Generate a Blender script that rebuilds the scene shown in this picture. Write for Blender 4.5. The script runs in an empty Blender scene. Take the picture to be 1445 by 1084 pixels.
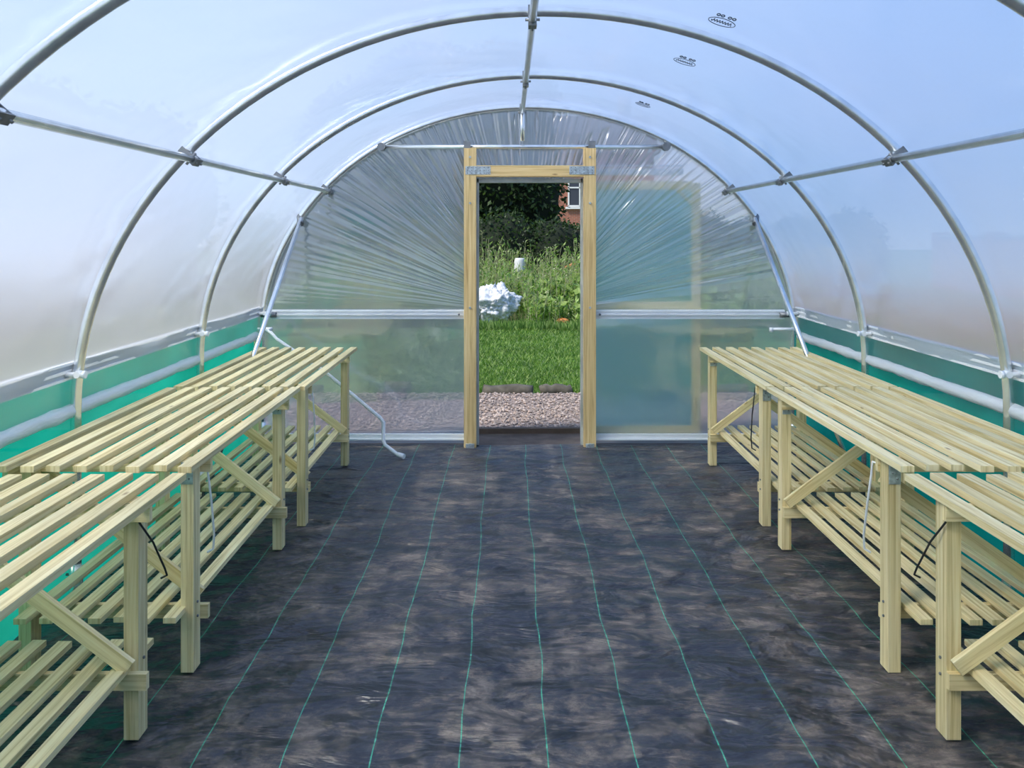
import bpy, math, random
from mathutils import Vector, Matrix, noise
random.seed(7)
S=bpy.context.scene
S.view_settings.view_transform='Standard'
D1=6.5
# ---------------------------------------------------------------- mesh builder
class MB:
    def __init__(s): s.v=[];s.f=[];s.uv=[];s.m=[];s.sm=[]
    def face(s,idx,uv=None,m=0,sm=False):
        s.f.append(idx); s.uv.append(uv or [(0,0)]*len(idx)); s.m.append(m); s.sm.append(sm)
    def beam(s,p1,p2,w,h,up=(0,0,1),m=0):
        p1=Vector(p1);p2=Vector(p2);d=(p2-p1);L=d.length;d.normalize()
        up=Vector(up)
        if abs(d.dot(up))>.98: up=Vector((0,1,0))
        a=d.cross(up).normalized(); b=a.cross(d).normalized()
        o=len(s.v)
        for p in (p1,p2):
            for sa,sb in((-1,-1),(1,-1),(1,1),(-1,1)):
                s.v.append(p+a*sa*w/2+b*sb*h/2)
        ru=random.random()*50; rv=random.random()*50
        per=[0,w,w+h,2*w+h,2*w+2*h]
        for i in range(4):
            j=(i+1)%4
            s.face([o+i,o+j,o+4+j,o+4+i],[(ru,rv+per[i]),(ru,rv+per[i+1]),(ru+L,rv+per[i+1]),(ru+L,rv+per[i])],m)
        s.face([o+3,o+2,o+1,o],[(ru,rv),(ru+.0,rv+w),(ru+h*.2,rv+w),(ru+h*.2,rv)],m)
        s.face([o+4,o+5,o+6,o+7],[(ru,rv),(ru,rv+w),(ru+h*.2,rv+w),(ru+h*.2,rv)],m)
    def tube(s,pts,r,seg=12,m=0,cap=True,rf=None):
        pts=[Vector(p) for p in pts];n=len(pts);o=len(s.v);prev=None
        for i,p in enumerate(pts):
            t=(pts[min(i+1,n-1)]-pts[max(i-1,0)]).normalized()
            if prev is None:
                u=Vector((0,0,1)) if abs(t.z)<.9 else Vector((0,1,0))
                a=t.cross(u).normalized()
            else:
                a=(prev-t*prev.dot(t)).normalized()
            prev=a;b=t.cross(a)
            rr=r if rf is None else r*rf(i)
            for k in range(seg):
                an=2*math.pi*k/seg
                s.v.append(p+a*math.cos(an)*rr+b*math.sin(an)*rr)
        for i in range(n-1):
            for k in range(seg):
                k2=(k+1)%seg
                s.face([o+i*seg+k,o+i*seg+k2,o+(i+1)*seg+k2,o+(i+1)*seg+k],None,m,True)
        if cap:
            s.face([o+k for k in range(seg)][::-1],None,m); s.face([o+(n-1)*seg+k for k in range(seg)],None,m)
    def obj(s,name,mats,bevel=0,parent=None):
        me=bpy.data.meshes.new(name); me.from_pydata([tuple(v) for v in s.v],[],s.f)
        uvl=me.uv_layers.new(name="UVMap"); k=0; flat=[]
        for u in s.uv:
            for q in u: flat+= [q[0],q[1]]
        uvl.data.foreach_set("uv",flat)
        me.polygons.foreach_set("material_index",s.m)
        me.polygons.foreach_set("use_smooth",s.sm)
        for m in mats: me.materials.append(m)
        me.update()
        ob=bpy.data.objects.new(name,me); S.collection.objects.link(ob)
        if bevel:
            b=ob.modifiers.new("bevel","BEVEL"); b.width=bevel; b.segments=1; b.limit_method='ANGLE'
        if parent: ob.parent=parent
        return ob
def empty(name,loc=(0,0,0)):
    e=bpy.data.objects.new(name,None); S.collection.objects.link(e); e.location=loc; return e
# ---------------------------------------------------------------- materials
def mat(name):
    m=bpy.data.materials.new(name); m.use_nodes=True; nt=m.node_tree; nt.nodes.clear()
    out=nt.nodes.new('ShaderNodeOutputMaterial'); return m,nt,out
def N(nt,t,**k):
    n=nt.nodes.new(t)
    for a,b in k.items():
        if a in n.inputs: n.inputs[a].default_value=b
        else: setattr(n,a,b)
    return n
def L(nt,a,b): nt.links.new(a,b)
def ramp(nt,fac,stops):
    r=nt.nodes.new('ShaderNodeValToRGB'); e=r.color_ramp.elements
    while len(e)<len(stops): e.new(.5)
    for i,(p,c) in enumerate(stops):
        e[i].position=p; e[i].color=(c[0],c[1],c[2],1)
    L(nt,fac,r.inputs['Fac']); return r.outputs['Color']
def tex(nt,space='Object',scale=(1,1,1)):
    c=nt.nodes.new('ShaderNodeTexCoord'); mp=nt.nodes.new('ShaderNodeMapping'); mp.inputs['Scale'].default_value=scale
    L(nt,c.outputs[space],mp.inputs['Vector']); return mp.outputs['Vector']
def noise_n(nt,vec,scale=5,detail=4,rough=.5,dist=0,ntype=None):
    n=nt.nodes.new('ShaderNodeTexNoise')
    if ntype: n.noise_type=ntype
    n.inputs['Scale'].default_value=scale; n.inputs['Detail'].default_value=detail
    n.inputs['Roughness'].default_value=rough; n.inputs['Distortion'].default_value=dist
    L(nt,vec,n.inputs['Vector']); return n.outputs['Fac']
def bump(nt,h,st,dist=.01,nrm=None):
    b=nt.nodes.new('ShaderNodeBump'); b.inputs['Strength'].default_value=st; b.inputs['Distance'].default_value=dist
    L(nt,h,b.inputs['Height'])
    if nrm: L(nt,nrm,b.inputs['Normal'])
    return b.outputs['Normal']

def wood(name,c1,c2,c3):
    m,nt,out=mat(name); p=N(nt,'ShaderNodeBsdfPrincipled',Roughness=.6)
    v=tex(nt,'UV',(1.2,45,1)); g=noise_n(nt,v,1.5,5,.6,.6)
    col=ramp(nt,g,[(.32,c1),(.52,c2),(.72,c3)])
    v2=tex(nt,'UV',(.25,.6,1)); g2=noise_n(nt,v2,2,2)
    t=ramp(nt,g2,[(.3,(.74,.73,.66)),(.65,(1.1,1.07,1.0))])
    mx=N(nt,'ShaderNodeMix',data_type='RGBA',blend_type='MULTIPLY'); mx.inputs['Factor'].default_value=1
    L(nt,col,mx.inputs['A']); L(nt,t,mx.inputs['B'])
    vo=nt.nodes.new('ShaderNodeTexVoronoi'); vo.inputs['Scale'].default_value=1.6
    L(nt,tex(nt,'UV',(1.6,5,1)),vo.inputs['Vector'])
    kk=ramp(nt,vo.outputs['Distance'],[(.02,(.30,.17,.08)),(.07,(1,1,1))])
    mx2=N(nt,'ShaderNodeMix',data_type='RGBA',blend_type='MULTIPLY'); mx2.inputs['Factor'].default_value=.85
    L(nt,mx.outputs['Result'],mx2.inputs['A']); L(nt,kk,mx2.inputs['B'])
    L(nt,mx2.outputs['Result'],p.inputs['Base Color']); L(nt,bump(nt,g,.3,.002),p.inputs['Normal'])
    L(nt,p.outputs[0],out.inputs[0]); return m
M_bench=wood('bench_timber',(.58,.45,.20),(.87,.74,.42),(.97,.88,.59))
M_post=wood('door_timber',(.55,.35,.14),(.82,.60,.29),(.92,.74,.43))
def simple(name,c,rough=.5,metal=0,nscale=0,var=.15,bmp=0):
    m,nt,out=mat(name); p=N(nt,'ShaderNodeBsdfPrincipled',Roughness=rough,Metallic=metal)
    p.inputs['Base Color'].default_value=(*c,1)
    if nscale:
        g=noise_n(nt,tex(nt),nscale,4)
        L(nt,ramp(nt,g,[(.3,[x*(1-var) for x in c]),(.7,[min(1,x*(1+var)) for x in c])]),p.inputs['Base Color'])
        if bmp: L(nt,bump(nt,g,bmp,.01),p.inputs['Normal'])
    L(nt,p.outputs[0],out.inputs[0]); return m
M_galv=simple('galvanised_steel',(.84,.86,.86),.25,.9,14,.12)
M_plate=simple('galvanised_plate',(.50,.55,.56),.4,.7,60,.35)
M_alu=simple('aluminium_rail',(.88,.89,.89),.4,.05,5,.05)
M_white=simple('white_plastic',(.90,.90,.89),.4,0,5,.04)
M_black=simple('black_iron',(.02,.02,.02),.5)
M_clamp=simple('clamp_steel',(.22,.23,.24),.45,.7,20,.2)
M_dark=simple('dark_print',(.05,.07,.1),.6)

def film(name,refr=.45,transl=.3,transp=.13,gloss=.12,tint=(.80,.87,.97),rough=.38,hue=True,bm=.25,fres=False,grough=.2,fk=.5):
    m,nt,out=mat(name)
    g=noise_n(nt,tex(nt,'Object',(.8,.35,.8)),1.0,2)
    colr=ramp(nt,g,[(.3,tint),(.72,(min(1,tint[0]*1.06),tint[1]*.99,tint[2]*.99))]) if hue else None
    nb=noise_n(nt,tex(nt,'Object',(3,.8,3)),1.2,3)
    nrm=bump(nt,nb,bm,.05)
    R=N(nt,'ShaderNodeBsdfRefraction',Roughness=rough,IOR=1.22)
    T=N(nt,'ShaderNodeBsdfTranslucent'); P=N(nt,'ShaderNodeBsdfTransparent'); G=N(nt,'ShaderNodeBsdfGlossy',Roughness=grough)
    for n in (R,T,P):
        if colr: L(nt,colr,n.inputs['Color'])
        else: n.inputs['Color'].default_value=(*tint,1)
    L(nt,nrm,G.inputs['Normal']); L(nt,nrm,R.inputs['Normal'])
    tot=refr+transl+transp+gloss
    a=N(nt,'ShaderNodeMixShader'); a.inputs[0].default_value=transl/(refr+transl); L(nt,R.outputs[0],a.inputs[1]); L(nt,T.outputs[0],a.inputs[2])
    b=N(nt,'ShaderNodeMixShader'); b.inputs[0].default_value=transp/(refr+transl+transp); L(nt,a.outputs[0],b.inputs[1]); L(nt,P.outputs[0],b.inputs[2])
    c=N(nt,'ShaderNodeMixShader'); c.inputs[0].default_value=gloss/tot; L(nt,b.outputs[0],c.inputs[1]); L(nt,G.outputs[0],c.inputs[2])
    if fres:
        f=N(nt,'ShaderNodeFresnel',IOR=1.45); L(nt,nrm,f.inputs['Normal'])
        k=N(nt,'ShaderNodeMath',operation='MULTIPLY_ADD'); k.inputs[1].default_value=fk; k.inputs[2].default_value=.04; k.use_clamp=True
        L(nt,f.outputs[0],k.inputs[0]); L(nt,k.outputs[0],c.inputs[0])
    L(nt,c.outputs[0],out.inputs[0]); return m
M_film=film('polythene_film',.56,.26,.09,.1,(.87,.94,.98),.5,True,.2,True,.2)
M_filmE=film('polythene_end_film',.22,.25,.27,.30,(.93,.98,1.0),.12,True,.12,False,.11)
M_flap=film('polythene_flap_film',.05,.35,.42,.2,(.92,.98,.97),.25)
m,nt,out=mat('rolled_polythene'); p=N(nt,'ShaderNodeBsdfPrincipled',Roughness=.3); p.inputs['Base Color'].default_value=(.9,.93,.94,1)
L(nt,bump(nt,noise_n(nt,tex(nt,'Object',(14,3,14)),2,4),.6,.02),p.inputs['Normal'])
t=N(nt,'ShaderNodeBsdfTranslucent'); a=N(nt,'ShaderNodeMixShader'); a.inputs[0].default_value=.3; L(nt,p.outputs[0],a.inputs[1]);L(nt,t.outputs[0],a.inputs[2]);L(nt,a.outputs[0],out.inputs[0]); M_roll=m

# netting
m,nt,out=mat('green_shade_netting')
p=N(nt,'ShaderNodeBsdfDiffuse'); t=N(nt,'ShaderNodeBsdfTranslucent'); tr=N(nt,'ShaderNodeBsdfTransparent')
g=noise_n(nt,tex(nt,'Object',(1,1.2,3)),1.5,3)
c=ramp(nt,g,[(.3,(.0,.33,.24)),(.7,(.012,.52,.39))])
L(nt,c,p.inputs[0]);L(nt,c,t.inputs[0])
a=N(nt,'ShaderNodeMixShader');a.inputs[0].default_value=.58;L(nt,p.outputs[0],a.inputs[1]);L(nt,t.outputs[0],a.inputs[2])
b=N(nt,'ShaderNodeMixShader');b.inputs[0].default_value=.05;L(nt,a.outputs[0],b.inputs[1]);L(nt,tr.outputs[0],b.inputs[2])
L(nt,b.outputs[0],out.inputs[0]); M_net=m

# weed mat floor
m,nt,out=mat('woven_weed_membrane')
p=N(nt,'ShaderNodeBsdfPrincipled',Roughness=.48)
g=noise_n(nt,tex(nt,'Object',(1,1,1)),2.4,12,.74,.1)
dirt=noise_n(nt,tex(nt,'Object',(1,1,1)),10,10,.8,.1)
mm=N(nt,'ShaderNodeMath',operation='MULTIPLY'); L(nt,g,mm.inputs[0]); L(nt,dirt,mm.inputs[1])
base=ramp(nt,mm.outputs[0],[(.17,(.013,.016,.026)),(.24,(.026,.029,.038)),(.28,(.080,.069,.063)),(.37,(.19,.16,.14))])
sep=N(nt,'ShaderNodeSeparateXYZ'); co=nt.nodes.new('ShaderNodeTexCoord'); L(nt,co.outputs['Object'],sep.inputs[0])
wob=noise_n(nt,tex(nt,'Object',(.35,1,1)),1.3,3)
def thread(axis,period,width,amp):
    x0=N(nt,'ShaderNodeMath',operation='MULTIPLY_ADD'); x0.inputs[1].default_value=amp; L(nt,wob,x0.inputs[0]); L(nt,sep.outputs[axis],x0.inputs[2])
    x1=N(nt,'ShaderNodeMath',operation='PINGPONG'); x1.inputs[1].default_value=period/2; L(nt,x0.outputs[0],x1.inputs[0])
    x2=N(nt,'ShaderNodeMath',operation='LESS_THAN'); x2.inputs[1].default_value=width; L(nt,x1.outputs[0],x2.inputs[0]); return x2.outputs[0]
th=thread('X',.258,.0019,.05)
mx=N(nt,'ShaderNodeMix',data_type='RGBA'); L(nt,th,mx.inputs['Factor']); L(nt,base,mx.inputs['A']); mx.inputs['B'].default_value=(.05,.36,.22,1)
th2=thread('Y',.62,.0012,.04)
mxf=N(nt,'ShaderNodeMath',operation='MULTIPLY'); mxf.inputs[1].default_value=.2; L(nt,th2,mxf.inputs[0])
my=N(nt,'ShaderNodeMix',data_type='RGBA'); L(nt,mxf.outputs[0],my.inputs['Factor']); L(nt,mx.outputs['Result'],my.inputs['A']); my.inputs['B'].default_value=(.12,.16,.17,1)
L(nt,my.outputs['Result'],p.inputs['Base Color'])
rr=ramp(nt,mm.outputs[0],[(.2,(.34,)*3),(.35,(.7,)*3)]); L(nt,rr,p.inputs['Roughness'])
wr=noise_n(nt,tex(nt,'Object',(1.8,3.4,1)),1.7,4,.5,.3)
wr2=noise_n(nt,tex(nt,'Object',(2.0,3.6,1)),1.8,2,.4,.6,'RIDGED_MULTIFRACTAL')
n1=bump(nt,wr,1,.15); n2=bump(nt,wr2,.5,.025,n1)
L(nt,n2,p.inputs['Normal'])
L(nt,p.outputs[0],out.inputs[0]); M_mat=m

# ---------------------------------------------------------------- profile
A,ZC,RZ=1.93,.80,1.65
def arc(th,off=0): return ((A+off)*math.cos(th),(RZ+off)*math.sin(th)+ZC)
HY=[D1,5.19,3.70,2.28,.88,-.52,-1.92,-3.3]
for y in HY:
    mb=MB(); pts=[(-A,y,-.03),(-A,y,.3),(-A,y,.6)]+[(arc(math.pi-math.pi*i/64)[0],y,arc(math.pi-math.pi*i/64)[1]) for i in range(65)]+[(A,y,.6),(A,y,.3),(A,y,-.03)]
    mb.tube(pts,.0215,16)
    for sx in(-1,1):
        mb.tube([(sx*A,y,-.03),(sx*A,y,.16)],.027,14)
        mb.tube([(sx*A-.04,y,.12),(sx*A+.04,y,.12)],.006,8,1)
    mb.obj('tunnel_hoop',[M_galv,M_clamp])
def purlin(th,rad,y0,y1,r=.0165):
    x,z=arc(th,-.040); mb=MB()
    mb.tube([(x,y0,z),(x,y1,z)],r,12)
    for y in HY:
        if y0-.1<=y<=y1+.1:
            nx,nz=math.cos(th),math.sin(th)
            c=Vector((x,y,z))
            for dy in(-.026,.026):
                mb.beam(c+Vector((-nx*.022,dy,-nz*.022)),c+Vector((nx*.062,dy,nz*.062)),.034,.006,(0,1,0),1)
                mb.tube([c+Vector((-nx*.034,dy,-nz*.034)),c+Vector((nx*.03,dy,nz*.03))],.005,8,1)
            mb.beam(c+Vector((-nx*.022,-.036,-nz*.022)),c+Vector((-nx*.022,.036,-nz*.022)),.034,.006,(nx,0,nz),1)
            mb.tube([c+Vector((-.03*nz,-.026,.03*nx)),c+Vector((.03*nz,-.026,-.03*nx))],.006,8,1)
    return mb.obj('purlin_pipe',[M_galv,M_clamp])
thp=math.acos(1.475/A)
purlin(math.pi-thp,0,-3.3,D1); purlin(thp,0,-3.3,D1); purlin(math.pi/2+.022,0,-3.3,D1)
mb=MB(); yb=D1-.02
mb.tube([(-1.06,yb,2.16),(1.0,yb,2.16)],.016,12)
mb.tube([(-.04,yb-.02,2.41),(-.04,yb-.02,2.20)],.018,10)
mb.tube([(-1.06,yb-.03,2.16),(-1.06,yb+.03,2.16)],.03,10,1); mb.tube([(1.0,yb-.03,2.16),(1.0,yb+.03,2.16)],.03,10,1)
mb.beam((-.44,yb-.03,2.12),(-.44,yb-.03,2.2),.05,.01,(0,1,0),1); mb.beam((.46,yb-.03,2.12),(.46,yb-.03,2.2),.05,.01,(0,1,0),1)
mb.obj('crossbar_pipe',[M_galv,M_clamp])
for sx in(-1,1):
    mb=MB(); mb.tube([(sx*1.64,D1-.03,1.64),(sx*1.90,5.24,.06)],.016,12)
    mb.tube([(sx*1.64,D1-.05,1.60),(sx*1.66,D1+.01,1.66)],.024,10,1)
    mb.obj('brace_pipe',[M_galv,M_clamp])
# ---------------------------------------------------------------- polythene cover
mb=MB(); NU,NV=120,280; Y0=-3.3; Y1=D1+.045
for j in range(NV+1):
    y=Y0+(Y1-Y0)*j/NV
    for i in range(NU+1):
        th=math.pi*i/NU
        near=min(abs(y-h) for h in HY); sg=-.014*min(1,(near/.7))
        sg+=.007*noise.noise(Vector((th*3,y*1.2,0)))
        cr=noise.noise(Vector((th*7+y*2.2,y*.8-th,4))); sg+=.016*max(0,.12-abs(cr))/.12*math.exp(-near*2.0)*(1 if noise.noise(Vector((th*2,y*.7,8)))>0 else .25)
        low=max(0,.8-math.sin(th))
        sg+=.008*low*noise.noise(Vector((th*4,y*6,14)))
        if y>D1-.1: sg*=max(0,(Y1-y)/.145)
        x,z=arc(th,.026+sg); mb.v.append((x,y,z))
for j in range(NV):
    for i in range(NU):
        a=j*(NU+1)+i; mb.face([a,a+NU+1,a+NU+2,a+1],None,0,True)
ob=mb.obj('ceiling',[M_film])
nz=ob.data.polygons[NU//2].normal.z
if nz>0: ob.data.flip_normals()
for sx,nm in((-1,'left'),(1,'right')):
    mb=MB()
    for j in range(121):
        y=Y0+(D1-Y0)*j/120
        for k in range(9):
            z=-.03+k*(.99/8); x=sx*(1.985+.012*noise.noise(Vector((y*2.2,z*2,sx*5)))+(.02 if k<6 else 0))
            mb.v.append((x,y,z))
    for j in range(120):
        for k in range(8):
            a=j*9+k; mb.face([a,a+1,a+10,a+9],None,0,True)
    mb.obj('wall_'+nm,[M_net])
    mb=MB(); mb.beam((sx*1.962,Y0,.965),(sx*1.962,D1,.965),.022,.06); mb.beam((sx*1.952,Y0,.965),(sx*1.952,D1,.965),.02,.012)
    mb.beam((sx*1.955,Y0,.995),(sx*1.955,D1,.995),.03,.01); mb.beam((sx*1.955,Y0,.935),(sx*1.955,D1,.935),.03,.01)
    mb.obj('trim_1' if sx<0 else 'trim_2',[M_alu])
    mb=MB()
    for j in range(301):
        y=Y0+(D1-Y0)*j/300
        for k in range(5):
            z=.94-k*.13/4; mb.v.append((sx*(1.968+.010*noise.noise(Vector((y*9,k*.6,1)))),y,z))
    for j in range(300):
        for k in range(4):
            a=j*5+k; mb.face([a,a+1,a+6,a+5],None,0,True)
    fl=mb.obj('polythene_flap',[M_flap])
    mb=MB(); n=200
    pts=[(sx*(1.948+.004*noise.noise(Vector((i*.3,0,0)))),Y0+(D1-.1-Y0)*i/n,.80+.014*noise.noise(Vector((i*.11,3,0)))) for i in range(n+1)]
    mb.tube(pts,.03,12,0,True,lambda i:1+.25*noise.noise(Vector((i*.45,7,sx))))
    mb.obj('side_vent_roll',[M_roll])
    mb=MB()
    for y in HY:
        mb.tube([(sx*1.87,y-.05,.955),(sx*1.955,y-.05,.955)],.010,10); mb.tube([(sx*1.90,y-.06,.955),(sx*1.90,y-.02,.955)],.014,10)
        mb.tube([(sx*1.865,y-.05,.955),(sx*1.88,y-.05,.955)],.016,10)
    mb.obj('rail_clip',[M_white])
# ---------------------------------------------------------------- end walls
XL,XR,ZT=-.372,.40,1.93
def nn(x,s): return noise.noise(Vector((x,s*3.7,s*1.3+.5)))
def pleat(th,t):
    w=th+.08*nn(th*3,1)+.05*t*nn(th*6,2)
    r1=1-min(1,abs(nn(w*20,3))*5)
    r2=1-min(1,abs(nn(w*46,5))*4)
    r3=nn(w*70,7)
    m1=max(0,.4+2.2*nn(th*4+t*1.8,9)); m2=max(0,.35+2.4*nn(th*6-t*2.4,11))
    return 1.2*r1*m1+.75*r2*m2+.3*r3+.5*nn(w*11,13)
def endwall(yw,name,doorway=True,flip=1):
    mb=MB(); C=(.01,.95); NT,NR=1500,26
    for i in range(NT+1):
        th=math.pi*i/NT; c,s_=math.cos(th),math.sin(th)
        lo,hi=.5,2.5
        for _ in range(30):
            mid=(lo+hi)/2; x=C[0]+c*mid; z=C[1]+s_*mid
            if (x/(A+.027))**2+((z-ZC)/(RZ+.027))**2>1: hi=mid
            else: lo=mid
        ro=lo
        if doorway:
            rx=((XR-C[0])/c if c>1e-4 else ((XL-C[0])/c if c<-1e-4 else 99)); rz=(ZT-C[1])/s_ if s_>1e-4 else 99
            ri=min(rx,rz)
        else: ri=.05
        for k in range(NR+1):
            t=k/NR; r=ri+(ro-ri)*t
            edge=min(1,t/.05)*min(1,(1-t)/.04)
            low=min(1,th/.30,(math.pi-th)/.30)**1.5
            dist=(r-.38)/1.6
            w=edge*(.32+1.0*max(0,1-dist*1.1))*low
            d=.0150*w*r/.8*(pleat(th,t)-.45)+.006*edge*noise.noise(Vector((C[0]+c*r,C[1]+s_*r,2))*2.5)
            mb.v.append((C[0]+c*r,yw+min(d,.014)*flip,C[1]+s_*r))
    for i in range(NT):
        for k in range(NR):
            a=i*(NR+1)+k; mb.face([a,a+NR+1,a+NR+2,a+1],None,0,True)
    for (xa,xb) in ((-1.95,XL),(XR,1.95)) if doorway else ((-1.95,1.95),):
        o=len(mb.v); nx,nz=60,24
        for j in range(nz+1):
            for i in range(nx+1):
                x=xa+(xb-xa)*i/nx; z=.95*j/nz
                e=min(1,i/3,(nx-i)/3,j/2,(nz-j)/2)
                mb.v.append((x,yw+e*(.010*noise.noise(Vector((x*2,z*3,1)))+.004*noise.noise(Vector((x*5+z*3,z*6,5)))),z))
        for j in range(nz):
            for i in range(nx):
                a=o+j*(nx+1)+i; mb.face([a,a+1,a+nx+2,a+nx+1],None,0,True)
    return mb.obj(name,[M_filmE])
ew=endwall(D1+.035,'wall_back')
import bmesh
def orient(ob,sign):
    bm=bmesh.new(); bm.from_mesh(ob.data)
    for f in bm.faces:
        if f.normal.y*sign<0: f.normal_flip()
    bm.to_mesh(ob.data); bm.free()
orient(ew,-1)
fw=endwall(Y0,'wall_front',False); orient(fw,1)
mb=MB(); yr=D1-.005
for xa,xb in((-1.86,XL-.06),(XR+.07,1.86)):
    mb.beam((xa,yr,.945),(xb,yr,.945),.02,.066); mb.beam((xa,yr-.012,.945),(xb,yr-.012,.945),.02,.012)
    mb.beam((xa,yr-.012,.97),(xb,yr-.012,.97),.015,.012)
mb.tube([(-1.93,yr-.03,.945),(-1.82,yr-.03,.945)],.02,10,1); mb.tube([(1.82,yr-.03,.945),(1.93,yr-.03,.945)],.02,10,1)
for x in(-1.84,-.5,.52,1.84): mb.tube([(x,yr-.03,.945),(x,yr,.945)],.008,8,1)
mb.obj('trim_3',[M_alu,M_clamp])
mb=MB()
for xa,xb in((-1.9,XL-.06),(XR+.07,1.9)):
    mb.beam((xa,yr,.055),(xb,yr,.055),.025,.045); mb.beam((xa,yr-.014,.04),(xb,yr-.014,.04),.02,.01)
mb.obj('baseboard_back',[M_alu])
# ---------------------------------------------------------------- door frame
mb=MB(); yf=D1-.05
mb.beam((-.417,yf,-.01),(-.417,yf,2.145),.088,.07,(0,1,0))
mb.beam((.443,yf,-.01),(.443,yf,2.145),.088,.07,(0,1,0))
mb.beam((-.372,yf,1.98),(.398,yf,1.98),.07,.082)
mb.beam((-.366,yf+.05,0),(-.366,yf+.05,1.93),.02,.06,(0,1,0),2); mb.beam((.392,yf+.05,0),(.392,yf+.05,1.93),.02,.06,(0,1,0),2)
mb.beam((-.37,yf+.05,1.915),(.395,yf+.05,1.915),.06,.03,(0,0,1),2)
for x in(-.36,.385):
    mb.beam((x-.09,yf-.037,1.985),(x+.09,yf-.037,1.985),.003,.06,(0,0,1),1)
    for a in range(6):
        for b in range(3):
            px=x-.075+a*.03; pz=1.965+b*.02
            mb.tube([(px,yf-.0385,pz),(px,yf-.042,pz)],.004,6,3)
for x in(-.417,.443):
    for z in(.02,1.0,1.75,2.08): mb.tube([(x,yf-.035,z),(x,yf-.045,z)],.009,8,1)
    mb.beam((x-.03,yf-.04,.0),(x+.03,yf-.04,.0),.01,.05,(0,0,1),1)
M_batten=simple('batten_film',(.42,.44,.42),.4,0,9,.2)
mb.obj('door_frame',[M_post,M_plate,M_batten,M_clamp],.004)
# ---------------------------------------------------------------- sliding door (outside the film)
dr=empty('door_1',(0,D1+.072,0))
mb=MB(); x0,x1,z0,z1=.45,1.235,.07,1.905
M_door=wood('door_leaf_timber',(.86,.72,.40),(.97,.89,.60),(.98,.94,.75))
for x in(x0,x1): mb.beam((x,0,z0),(x,0,z1),.064,.03,(0,1,0))
for z in(z0+.02,1.0,z1-.02): mb.beam((x0+.03,0,z),(x1-.03,0,z),.03,.064)
mb.beam((x1-.03,-.005,z1-.16),(x1-.16,-.005,z1-.03),.045,.02)
mb.obj('leaf_frame',[M_door],.003,dr)
mb=MB(); mb.v=[(x0,.03,z0),(x1,.03,z0),(x1,.03,z1),(x0,.03,z1)]; mb.face([0,1,2,3])
M_doornet=film('door_polythene',.25,.45,.15,.08,(.42,.80,.75),.3,False)
o=mb.obj('leaf_film',[M_doornet],0,dr); orient(o,-1)
mb=MB(); mb.beam((.49,-.0,1.985),(1.14,-.0,1.985),.03,.05); mb.beam((.49,-.0,2.03),(1.14,-.0,2.03),.02,.01)
mb.obj('door_track',[M_white],0,dr)
# ---------------------------------------------------------------- benches
def bench(sx,y0,y1,xf,z=.755,l0=.17,l1=.17,neardiag=0,brk=False,ins=.045):
    mb=MB(); nsl=8; pit=.0885; sw=.046
    j=lambda a:random.uniform(-a,a)
    for i in range(nsl):
        x=xf+sx*(sw/2+i*pit); e0,e1=j(.014),j(.014)
        mb.beam((x+j(.004),y0+e0,z-.011),(x+j(.004),y1+e1,z-.011),sw,.022)
    depth=sw+(nsl-1)*pit
    for k,yl in enumerate((y0+l0,y1-l1)):
        fx=xf+sx*ins; bx=xf+sx*(depth-.03)
        mb.beam((fx,yl,0),(fx,yl,z-.023),.045,.068,(0,1,0))
        mb.beam((bx,yl,0),(bx,yl,z-.023),.045,.068,(0,1,0))
        yo=yl+(.045 if k==0 else -.045)
        mb.beam((xf+sx*.01,yo,z-.05),(xf+sx*(depth-.01),yo,z-.05),.022,.05)
        mb.beam((xf+sx*.02,yo,.185),(xf+sx*(depth-.0),yo,.185),.022,.05)
        yd=yl+(.069 if k==0 else -.069)
        if neardiag and k==0:
            mb.beam((fx,yd,z-.10),(bx,yd,.24),.02,.048)
        else:
            mb.beam((fx-sx*.01,yd,.235),(bx,yd,z-.07),.02,.048)
        if brk:
            mb.beam((fx,yl-.036,z-.023),(fx,yl-.036,z-.10),.042,.003,(0,1,0),1)
            for b in range(3): mb.tube([(fx+.008*(-1)**b,yl-.036,z-.04-.02*b),(fx+.008*(-1)**b,yl-.042,z-.04-.02*b)],.004,6,2)
        for zz in(.185,.235): mb.tube([(fx-sx*.0225,yl,zz),(fx-sx*.028,yl,zz)],.005,6,2)
    mb.beam((xf+sx*(depth-.004),y0+.06,z-.05),(xf+sx*(depth-.004),y1-.06,z-.05),.02,.045)
    for i in range(7):
        x=xf+sx*(.10+i*.083)
        mb.beam((x+j(.004),y0+l0-.13+j(.012),.221),(x+j(.004),y1-l1+.13+j(.012),.221),.044,.02)
    return mb
specs=[(-1,4.54,6.10,-1.175,.757,0,0,M_white,.05,.17),(-1,2.98,4.515,-1.19,.757,0,1,M_white,.07,.155),(-1,1.34,2.945,-1.205,.74,0,0,M_black,.075,.21),
       (1,4.54,6.10,1.165,.757,1,1,M_black,.045,.17),(1,2.98,4.515,1.165,.757,1,1,M_white,.04,.155),(1,1.34,2.945,1.16,.742,1,0,M_black,.045,.21)]
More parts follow.
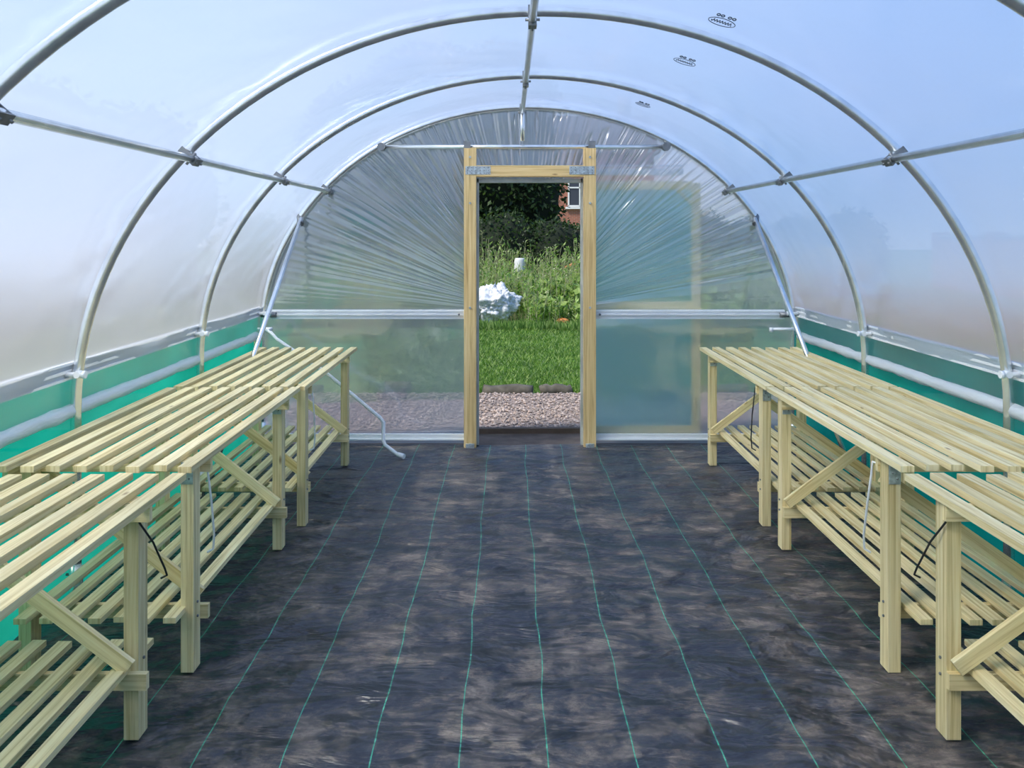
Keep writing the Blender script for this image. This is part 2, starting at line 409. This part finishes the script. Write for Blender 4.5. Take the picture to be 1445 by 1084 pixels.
for sx,y0,y1,xf,z,nd,bk,sm,ins,l1 in specs:
    mb=bench(sx,y0,y1,xf,z,neardiag=nd,brk=bool(bk),ins=ins,l1=l1)
    fx=xf+sx*ins
    yl=y1-l1 if y0<2 else y0+.17
    s_=-sx
    mb.tube([(fx+s_*.0,yl-.04,z-.06),(fx+s_*.03,yl-.045,z-.05),(fx+s_*.03,yl-.045,z-.08),(fx+s_*(.045),yl+.02,z-.16),(fx+s_*.05,yl+.10,z-.27),(fx+s_*.05,yl+.12,z-.30),(fx+s_*.03,yl+.12,z-.31)] if y0<2 else
            [(fx+s_*.0,yl+.05,z-.06),(fx+s_*.03,yl+.08,z-.05),(fx+s_*.035,yl+.08,z-.1),(fx+s_*.04,yl+.10,z-.2),(fx+s_*.03,yl+.16,z-.34),(fx+s_*.02,yl+.18,z-.40),(fx+s_*.0,yl+.17,z-.41)],.0045 if sm is M_white else .0035,8,3)
    mb.obj('slatted_bench',[M_bench,M_plate,M_clamp,sm],.0025)
pts=[(-1.90,6.28,.86),(-1.80,6.25,.865),(-1.71,6.2,.86),(-1.68,6.2,.845),(-1.64,6.2,.80),(-1.3,6.18,.575),(-1.1,6.18,.41),(-.915,6.18,.255),(-.895,6.18,.225),(-.895,6.16,.11),(-.88,6.14,.08),(-.79,6.1,.025),(-.76,6.08,.018)]
pts=[Vector(p)+Vector((-.139+.03,0,0)) if i>1 else Vector(p) for i,p in enumerate(pts)]
mb=MB(); mb.tube(pts,.013,10); mb.tube([pts[-2],pts[-1]+Vector((.02,-.01,0))],.017,10); mb.obj('winding_handle',[M_white])
mb=MB(); mb.tube([(1.90,6.28,.86),(1.70,6.28,.86)],.011,10); mb.tube([(1.705,6.28,.87),(1.705,6.28,.84)],.015,10); mb.obj('winding_handle',[M_white])
def onfilm(x,y):
    th=math.acos(x/(A+.0)); X,Z=arc(th,.000); return (X,y,Z)
for x,y,sc in((.68,3.44,1),(.69,4.22,1),(.70,5.6,.9)):
    mb=MB()
    ring=[onfilm(x+.05*math.cos(a*math.pi/12)*sc,y+.05*math.sin(a*math.pi/12)*sc) for a in range(25)]
    mb.tube(ring,.0016,5,0,False)
    w=[onfilm(x+(-.038+.076*i/40)*sc,y+(.016*math.sin(i*1.15)+.004*math.sin(i*2.7))*sc) for i in range(41)]
    mb.tube(w,.0018,5)
    for q in(-.03,-.014,.012,.028):
        c=[onfilm(x+(q+.006*math.cos(a*math.pi/5))*sc,y+(-.08+.013*math.sin(a*math.pi/5))*sc) for a in range(11)]
        mb.tube(c,.0022,5,0,False)
    mb.obj('printed_film_mark',[M_dark])
# ---------------------------------------------------------------- floor
mb=MB(); nx,ny=90,220
for j in range(ny+1):
    for i in range(nx+1):
        x=-2.03+4.06*i/nx; y=Y0+(D1+.02-Y0)*j/ny
        z=.008*noise.noise(Vector((x*1.6,y*1.8,0)))+.007*noise.noise(Vector((x*3.5,y*6,2)))
        mb.v.append((x,y,z-.006))
for j in range(ny):
    for i in range(nx):
        a=j*(nx+1)+i; mb.face([a,a+1,a+nx+2,a+nx+1],None,0,True)
mb.obj('floor',[M_mat])
# ---------------------------------------------------------------- outside
def plane(name,x0,x1,y0,y1,z,mt):
    mb=MB(); mb.v=[(x0,y0,z),(x1,y0,z),(x1,y1,z),(x0,y1,z)]; mb.face([0,1,2,3]); return mb.obj(name,[mt])
M_grassG=simple('meadow_ground',(.10,.17,.04),.9,0,1.2,.4)
M_soil=simple('bare_soil',(.09,.065,.05),.95,0,9,.4,.8)
M_grav=simple('gravel_bed',(.28,.22,.19),.9,0,60,.4,1)
plane('ground',-70,70,-40,90,-.06,M_grassG)
plane('soil_strip',-4,4,D1+.02,7.15,-.035,M_soil)
plane('gravel_bed',-6,6,7.1,8.75,-.03,M_grav)
mb=MB()
for _ in range(9000):
    x=random.uniform(-2.4,3.0); y=random.uniform(7.08,8.72); r=random.uniform(.006,.020); o=len(mb.v); z=-.028+r*.4
    a=random.random()*3
    P=[(1,0,0),(0,1,0),(-1,0,0),(0,-1,0),(0,0,.7),(0,0,-.7)]
    for q in P:
        k=r*random.uniform(.7,1.3); mb.v.append((x+(q[0]*math.cos(a)-q[1]*math.sin(a))*k,y+(q[0]*math.sin(a)+q[1]*math.cos(a))*k,z+q[2]*k))
    mi=random.choice((0,1,1,2))
    for i in range(4): mb.face([o+i,o+(i+1)%4,o+4],None,mi); mb.face([o+(i+1)%4,o+i,o+5],None,mi)
mb.obj('gravel_stones',[simple('stone_a',(.40,.31,.26),.85),simple('stone_b',(.25,.21,.19),.85),simple('stone_c',(.46,.38,.34),.85)])
mb=MB(); x=-3
M_edge=simple('edging_stone',(.10,.09,.07),.9,0,12,.4,.8)
while x<4:
    l=random.uniform(.25,.6); yy=8.9+random.uniform(-.12,.12)
    n=6
    if random.random()<.85: mb.tube([(x+l*i/n,yy+random.uniform(-.01,.01),-.02+random.uniform(-.012,.012)) for i in range(n+1)],random.uniform(.05,.075),7)
    x+=l+random.uniform(.02,.12)
mb.obj('stone_edging',[M_edge])
mb=MB(); mb.beam((-.6,7.02,-.02),(.9,7.05,-.02),.06,.05); mb.obj('threshold_board',[simple('old_board',(.10,.07,.05),.9,0,8,.3)])
def leafmat(name,c):
    m,nt,out=mat(name); d=N(nt,'ShaderNodeBsdfPrincipled',Roughness=.55); d.inputs['Base Color'].default_value=(*c,1)
    t=N(nt,'ShaderNodeBsdfTranslucent'); t.inputs[0].default_value=(min(1,c[0]*1.4),min(1,c[1]*1.5),c[2],1)
    g=noise_n(nt,tex(nt),3,2); L(nt,ramp(nt,g,[(.3,[q*.75 for q in c]),(.7,[min(1,q*1.25) for q in c])]),d.inputs['Base Color'])
    a=N(nt,'ShaderNodeMixShader'); a.inputs[0].default_value=.35; L(nt,d.outputs[0],a.inputs[1]); L(nt,t.outputs[0],a.inputs[2]); L(nt,a.outputs[0],out.inputs[0]); return m
G1=leafmat('grass_green',(.13,.25,.035)); G2=leafmat('grass_light',(.24,.35,.08)); G3=leafmat('grass_deep',(.07,.16,.025))
W1=leafmat('weed_green',(.20,.34,.07)); W2=leafmat('weed_light',(.34,.46,.15)); W3=leafmat('weed_deep',(.10,.20,.045))
mb=MB()
for _ in range(42000):
    y=8.85+6.2*random.random()**1.1; x=random.uniform(-1.9,2.9)*(y/11); h=random.uniform(.02,.06)*(2 if y<9.15 and random.random()<.15 else 1); a=random.random()*6.28; w=.004+.0004*y; ln=random.uniform(-.04,.04)
    o=len(mb.v); mb.v+=[(x-w*math.cos(a),y-w*math.sin(a),-.06),(x+w*math.cos(a),y+w*math.sin(a),-.06),(x+ln,y+ln,-.06+h)]; mb.face([o,o+1,o+2],None,random.choice((0,0,1,2)))
mb.obj('lawn_grass',[G1,G2,G3])
def leaf(mb,c,d,up,l,w,m):
    d=d.normalized(); s_=d.cross(up).normalized(); o=len(mb.v)
    mb.v+=[c,c+d*l*.45+s_*w*.5,c+d*l,c+d*l*.45-s_*w*.5]; mb.face([o,o+1,o+2,o+3],None,m)
def rv():
    while True:
        v=Vector((random.uniform(-1,1),random.uniform(-1,1),random.uniform(-1,1)))
        if .05<v.length<1: return v.normalized()
mb=MB()
for _ in range(4300):
    y=random.uniform(14.9,20.8); x=random.uniform(-4,5.5); h=random.uniform(.35,.85)+max(0,.16*(y-15.6))*random.random()
    if abs(x+.37)<.5 and y<16.1: continue
    if y<16.0 and x>.45: h*=.55
    if abs(x-.10)<.20 and y<19.5: h=min(h,.78)
    b=Vector((x,y,-.06)); lean=Vector((random.uniform(-.2,.2),random.uniform(-.1,.1),1)); tip=b+lean*h
    mb.tube([b,tip],.005,3,3,False)
    mi=random.choice((0,1,2,1))
    for k in range(13):
        t=.15+.85*k/12; p=b+lean*h*t; dd=rv(); dd.z=abs(dd.z)*.8+.1
        leaf(mb,p,dd,Vector((random.random()*.3,.2,1)),random.uniform(.06,.17),random.uniform(.018,.05),mi)
    if random.random()<.3:
        for k in range(8): leaf(mb,tip+rv()*.04,rv(),Vector((0,.3,1)),.05,.025,3)
for _ in range(600):
    x=random.uniform(-1.5,1.8); y=random.uniform(14.6,15.1); b=Vector((x,y,-.06))
    for k in range(4):
        dd=Vector((random.uniform(-.5,.5),random.uniform(-.4,.2),1)); leaf(mb,b,dd,Vector((0,1,.1)),random.uniform(.08,.2),.02,random.choice((0,1,2)))
mb.obj('weed_patch',[W1,W2,W3,leafmat('stalk',(.40,.42,.26))])
mb=MB()
for _ in range(260):
    b=Vector((random.uniform(.4,3.6),random.uniform(15.05,18),-.06)); h=random.uniform(.15,.5)+max(0,b.y-15.5)*.22; c=b+Vector((0,0,h)); mb.tube([b,c],.01,4,1,False)
    nrm=Vector((random.uniform(-.6,.6),random.uniform(-.9,.1),1)).normalized(); u=nrm.cross(Vector((1,0,0))).normalized(); v=nrm.cross(u); R=random.uniform(.05,.12); o=len(mb.v); mb.v.append(c)
    for k in range(14):
        a=k/14*6.283; r=R*(1+.25*math.cos(5*a)); mb.v.append(c+u*math.cos(a)*r+v*math.sin(a)*r+nrm*.03)
    for k in range(14): mb.face([o,o+1+k,o+1+(k+1)%14],None,0)
mb.obj('squash_plant',[leafmat('squash_leaf',(.26,.37,.09)),G1])
def uvs(mb,c,rx,ry,rz,fn,nu=28,nv=16,m=0):
    o=len(mb.v)
    for j in range(nv+1):
        ph=math.pi*j/nv
        for i in range(nu):
            a=2*math.pi*i/nu; k=fn(a,ph); mb.v.append((c[0]+rx*k*math.sin(ph)*math.cos(a),c[1]+ry*k*math.sin(ph)*math.sin(a),c[2]+rz*k*math.cos(ph)))
    for j in range(nv):
        for i in range(nu):
            i2=(i+1)%nu; mb.face([o+j*nu+i,o+(j+1)*nu+i,o+(j+1)*nu+i2,o+j*nu+i2],None,m,True)
mb=MB(); uvs(mb,(.77,15.0,.06),.10,.08,.06,lambda a,p:1+.07*abs(math.cos(4*a)))
mb.tube([(.77,15.0,.11),(.78,14.99,.16)],.012,6,1); mb.obj('pumpkin',[simple('pumpkin_skin',(.72,.26,.07),.5,0,6,.15),G3])
mb=MB(); uvs(mb,(-.37,15.6,.30),.38,.3,.31,lambda a,p:1+.3*noise.noise(Vector((math.cos(a)*2.2,math.sin(a)*2.2,p*2)))+.16*noise.noise(Vector((math.cos(a)*7,math.sin(a)*7,p*6)))+.10*noise.noise(Vector((math.cos(a)*18,math.sin(a)*18,p*14))),90,60)
mb.obj('white_sack',[simple('white_sack_plastic',(.66,.69,.74),.35,0,30,.3,.8)])
mb=MB(); mb.tube([(.10,19.5,-.06),(.10,19.5,.35),(.10,19.5,.8),(.10,19.5,.93),(.10,19.5,.97),(.10,19.5,1.0)],.12,18,0,True,lambda i:[.95,1.03,1.03,1,.9,.8][i]); mb.obj('water_butt',[simple('butt_plastic',(.62,.64,.64),.6,0,6,.15)])
mb=MB(); mb.beam((1.62,21.3,-.06),(1.62,21.3,.72),.6,.4,(0,1,0)); 
mb.beam((1.42,21.05,.83),(1.42,21.55,.83),.5,.03,(-.5,0,1),1); mb.beam((1.82,21.05,.83),(1.82,21.55,.83),.5,.03,(.5,0,1),1)
mb.obj('garden_shed',[simple('shed_wall',(.35,.35,.35),.8),simple('terracotta_roof',(.65,.22,.10),.7)])
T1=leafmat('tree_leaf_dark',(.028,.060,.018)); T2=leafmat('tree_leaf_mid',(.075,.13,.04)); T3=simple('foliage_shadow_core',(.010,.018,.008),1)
TR=simple('bark',(.09,.07,.05),.9,0,8,.3)
def foliage(name,blobs,n,ls,trunk=None):
    mb=MB()
    if trunk: mb.tube([(trunk[0],trunk[1],-.06),(trunk[0]+.1,trunk[1],1.2),(trunk[0],trunk[1],2.6)],.22,10,3)
    tot=sum(b[3]*b[5] for b in blobs)
    for b in blobs:
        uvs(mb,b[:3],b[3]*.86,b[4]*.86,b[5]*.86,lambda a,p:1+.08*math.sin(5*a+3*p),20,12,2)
        for _ in range(int(n*b[3]*b[5]/tot)):
            v=rv(); v.y=-abs(v.y) if random.random()<.75 else v.y
            k=.84+.2*random.random()+.08*noise.noise(v*4); p=Vector((b[0]+v.x*b[3]*k,b[1]+v.y*b[4]*k,b[2]+v.z*b[5]*k))
            if p.z<0: continue
            dd=(v*.7+rv()).normalized(); leaf(mb,p,dd,rv(),ls*random.uniform(.7,1.4),ls*.6,random.choice((0,0,1)))
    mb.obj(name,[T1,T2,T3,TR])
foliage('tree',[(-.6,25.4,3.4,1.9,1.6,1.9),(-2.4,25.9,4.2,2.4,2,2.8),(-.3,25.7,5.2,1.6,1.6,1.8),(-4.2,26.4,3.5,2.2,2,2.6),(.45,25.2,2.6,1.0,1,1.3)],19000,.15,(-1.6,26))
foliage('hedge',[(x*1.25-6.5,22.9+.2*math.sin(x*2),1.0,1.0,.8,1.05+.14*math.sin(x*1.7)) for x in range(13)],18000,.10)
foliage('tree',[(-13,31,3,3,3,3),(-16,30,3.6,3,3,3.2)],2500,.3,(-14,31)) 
m,nt,out=mat('red_brick'); p=N(nt,'ShaderNodeBsdfPrincipled',Roughness=.9); br=nt.nodes.new('ShaderNodeTexBrick')
br.inputs['Scale'].default_value=1; br.inputs['Brick Width'].default_value=.23; br.inputs['Row Height'].default_value=.075; br.inputs['Mortar Size'].default_value=.008
br.inputs['Color1'].default_value=(.46,.15,.09,1); br.inputs['Color2'].default_value=(.36,.12,.08,1); br.inputs['Mortar'].default_value=(.38,.29,.24,1)
L(nt,tex(nt,'UV'),br.inputs['Vector']); L(nt,br.outputs['Color'],p.inputs['Base Color']); L(nt,p.outputs[0],out.inputs[0]); M_brick=m
M_roof=simple('slate_roof',(.10,.10,.12),.8,0,3,.2); M_glass=simple('window_glass',(.04,.05,.07),.1)
def house(x0,y0,w,d,h,wins):
    mb=MB(); mb.beam((x0,y0+d/2,-.06+h/2),(x0+w,y0+d/2,-.06+h/2),d,h)
    o=len(mb.v); r=h+2.2; y1=y0-.3; y2=y0+d+.3
    mb.v+=[(x0-.3,y1,h-.1),(x0+w+.3,y1,h-.1),(x0+w+.3,y2,h-.1),(x0-.3,y2,h-.1),(x0-.3,(y1+y2)/2,r),(x0+w+.3,(y1+y2)/2,r)]
    mb.face([o,o+1,o+5,o+4],None,1);mb.face([o+2,o+3,o+4,o+5],None,1);mb.face([o,o+4,o+3],None,0);mb.face([o+1,o+2,o+5],None,0);mb.face([o+3,o+2,o+1,o],None,1)
    for wx,wz in wins:
        mb.beam((wx-.55,y0-.02,wz),(wx+.55,y0-.02,wz),.04,1.25,(0,0,1),2)
        for q in(-.55,0,.55): mb.beam((wx+q,y0-.05,wz-.65),(wx+q,y0-.05,wz+.65),.07,.05,(0,1,0),3)
        for q in(-.65,.25,.65): mb.beam((wx-.58,y0-.05,wz+q),(wx+.58,y0-.05,wz+q),.05,.07,(0,0,1),3)
        mb.beam((wx-.7,y0-.06,wz-.75),(wx+.7,y0-.06,wz-.75),.12,.1,(0,0,1),3)
    mb.tube([(x0+w-1,y0+d/2,r-.3),(x0+w-1,y0+d/2,r+1)],.35,4,0)
    mb.obj('brick_house',[M_brick,M_roof,M_glass,M_white])
house(1.0,44,6,7,5.6,[(3.35,3.55),(5,1.2)])
for xw,hw in((-9.5,1.9),(12.5,1.5)):  # brick walls added outside, put in to lend the side film a pink tint
    mb=MB(); mb.beam((xw,2,hw/2-.06),(xw,26,hw/2-.06),.22,hw); mb.beam((xw,2,hw-.03),(xw,26,hw-.03),.3,.07,(0,0,1),1)
    for q in range(9): mb.beam((xw,2+3*q,hw/2),(xw,2.35+3*q,hw/2),.36,hw+.14)
    mb.obj('added_pink_tint_wall',[M_brick,simple('coping',(.40,.35,.32),.9,0,6,.2)])
# ---------------------------------------------------------------- light & sky
W=bpy.data.worlds.new('World'); S.world=W; W.use_nodes=True; nt=W.node_tree; nt.nodes.clear()
out=nt.nodes.new('ShaderNodeOutputWorld'); bg=nt.nodes.new('ShaderNodeBackground')
tc=nt.nodes.new('ShaderNodeTexCoord'); sp=nt.nodes.new('ShaderNodeSeparateXYZ'); L(nt,tc.outputs['Generated'],sp.inputs[0])
sky=ramp(nt,sp.outputs['Z'],[(0.0,(.64,.68,.77)),(.12,(.45,.58,.84)),(.45,(.21,.42,.84)),(1,(.11,.30,.76))])
mp=nt.nodes.new('ShaderNodeMapping'); mp.inputs['Scale'].default_value=(1.5,1.5,3.5); L(nt,tc.outputs['Generated'],mp.inputs[0])
cl=noise_n(nt,mp.outputs[0],1.6,6,.6,.4); cm=ramp(nt,cl,[(.5,(0,0,0)),(.74,(.6,.6,.6))])
mx=N(nt,'ShaderNodeMix',data_type='RGBA'); L(nt,cm,mx.inputs['Factor']); L(nt,sky,mx.inputs['A']); mx.inputs['B'].default_value=(1.0,.98,.96,1)
L(nt,mx.outputs['Result'],bg.inputs[0]); bg.inputs[1].default_value=1.15; L(nt,bg.outputs[0],out.inputs[0])
sd=bpy.data.lights.new('sun','SUN'); sd.energy=5.2; sd.angle=math.radians(10); sd.color=(1,.93,.82)
so=bpy.data.objects.new('sun',sd); S.collection.objects.link(so); so.rotation_euler=(math.radians(40),0,math.radians(-62))
# ---------------------------------------------------------------- camera
cd=bpy.data.cameras.new('camera'); cam=bpy.data.objects.new('camera',cd); S.collection.objects.link(cam)
cam.location=(-.139,0,1.53); cam.rotation_euler=(math.pi/2,0,0); cd.sensor_width=36; cd.lens=1262/1445*36
cd.shift_x=(722.5-718)/1445; cd.shift_y=-212/1445; cd.clip_start=.05; cd.clip_end=300
S.camera=cam
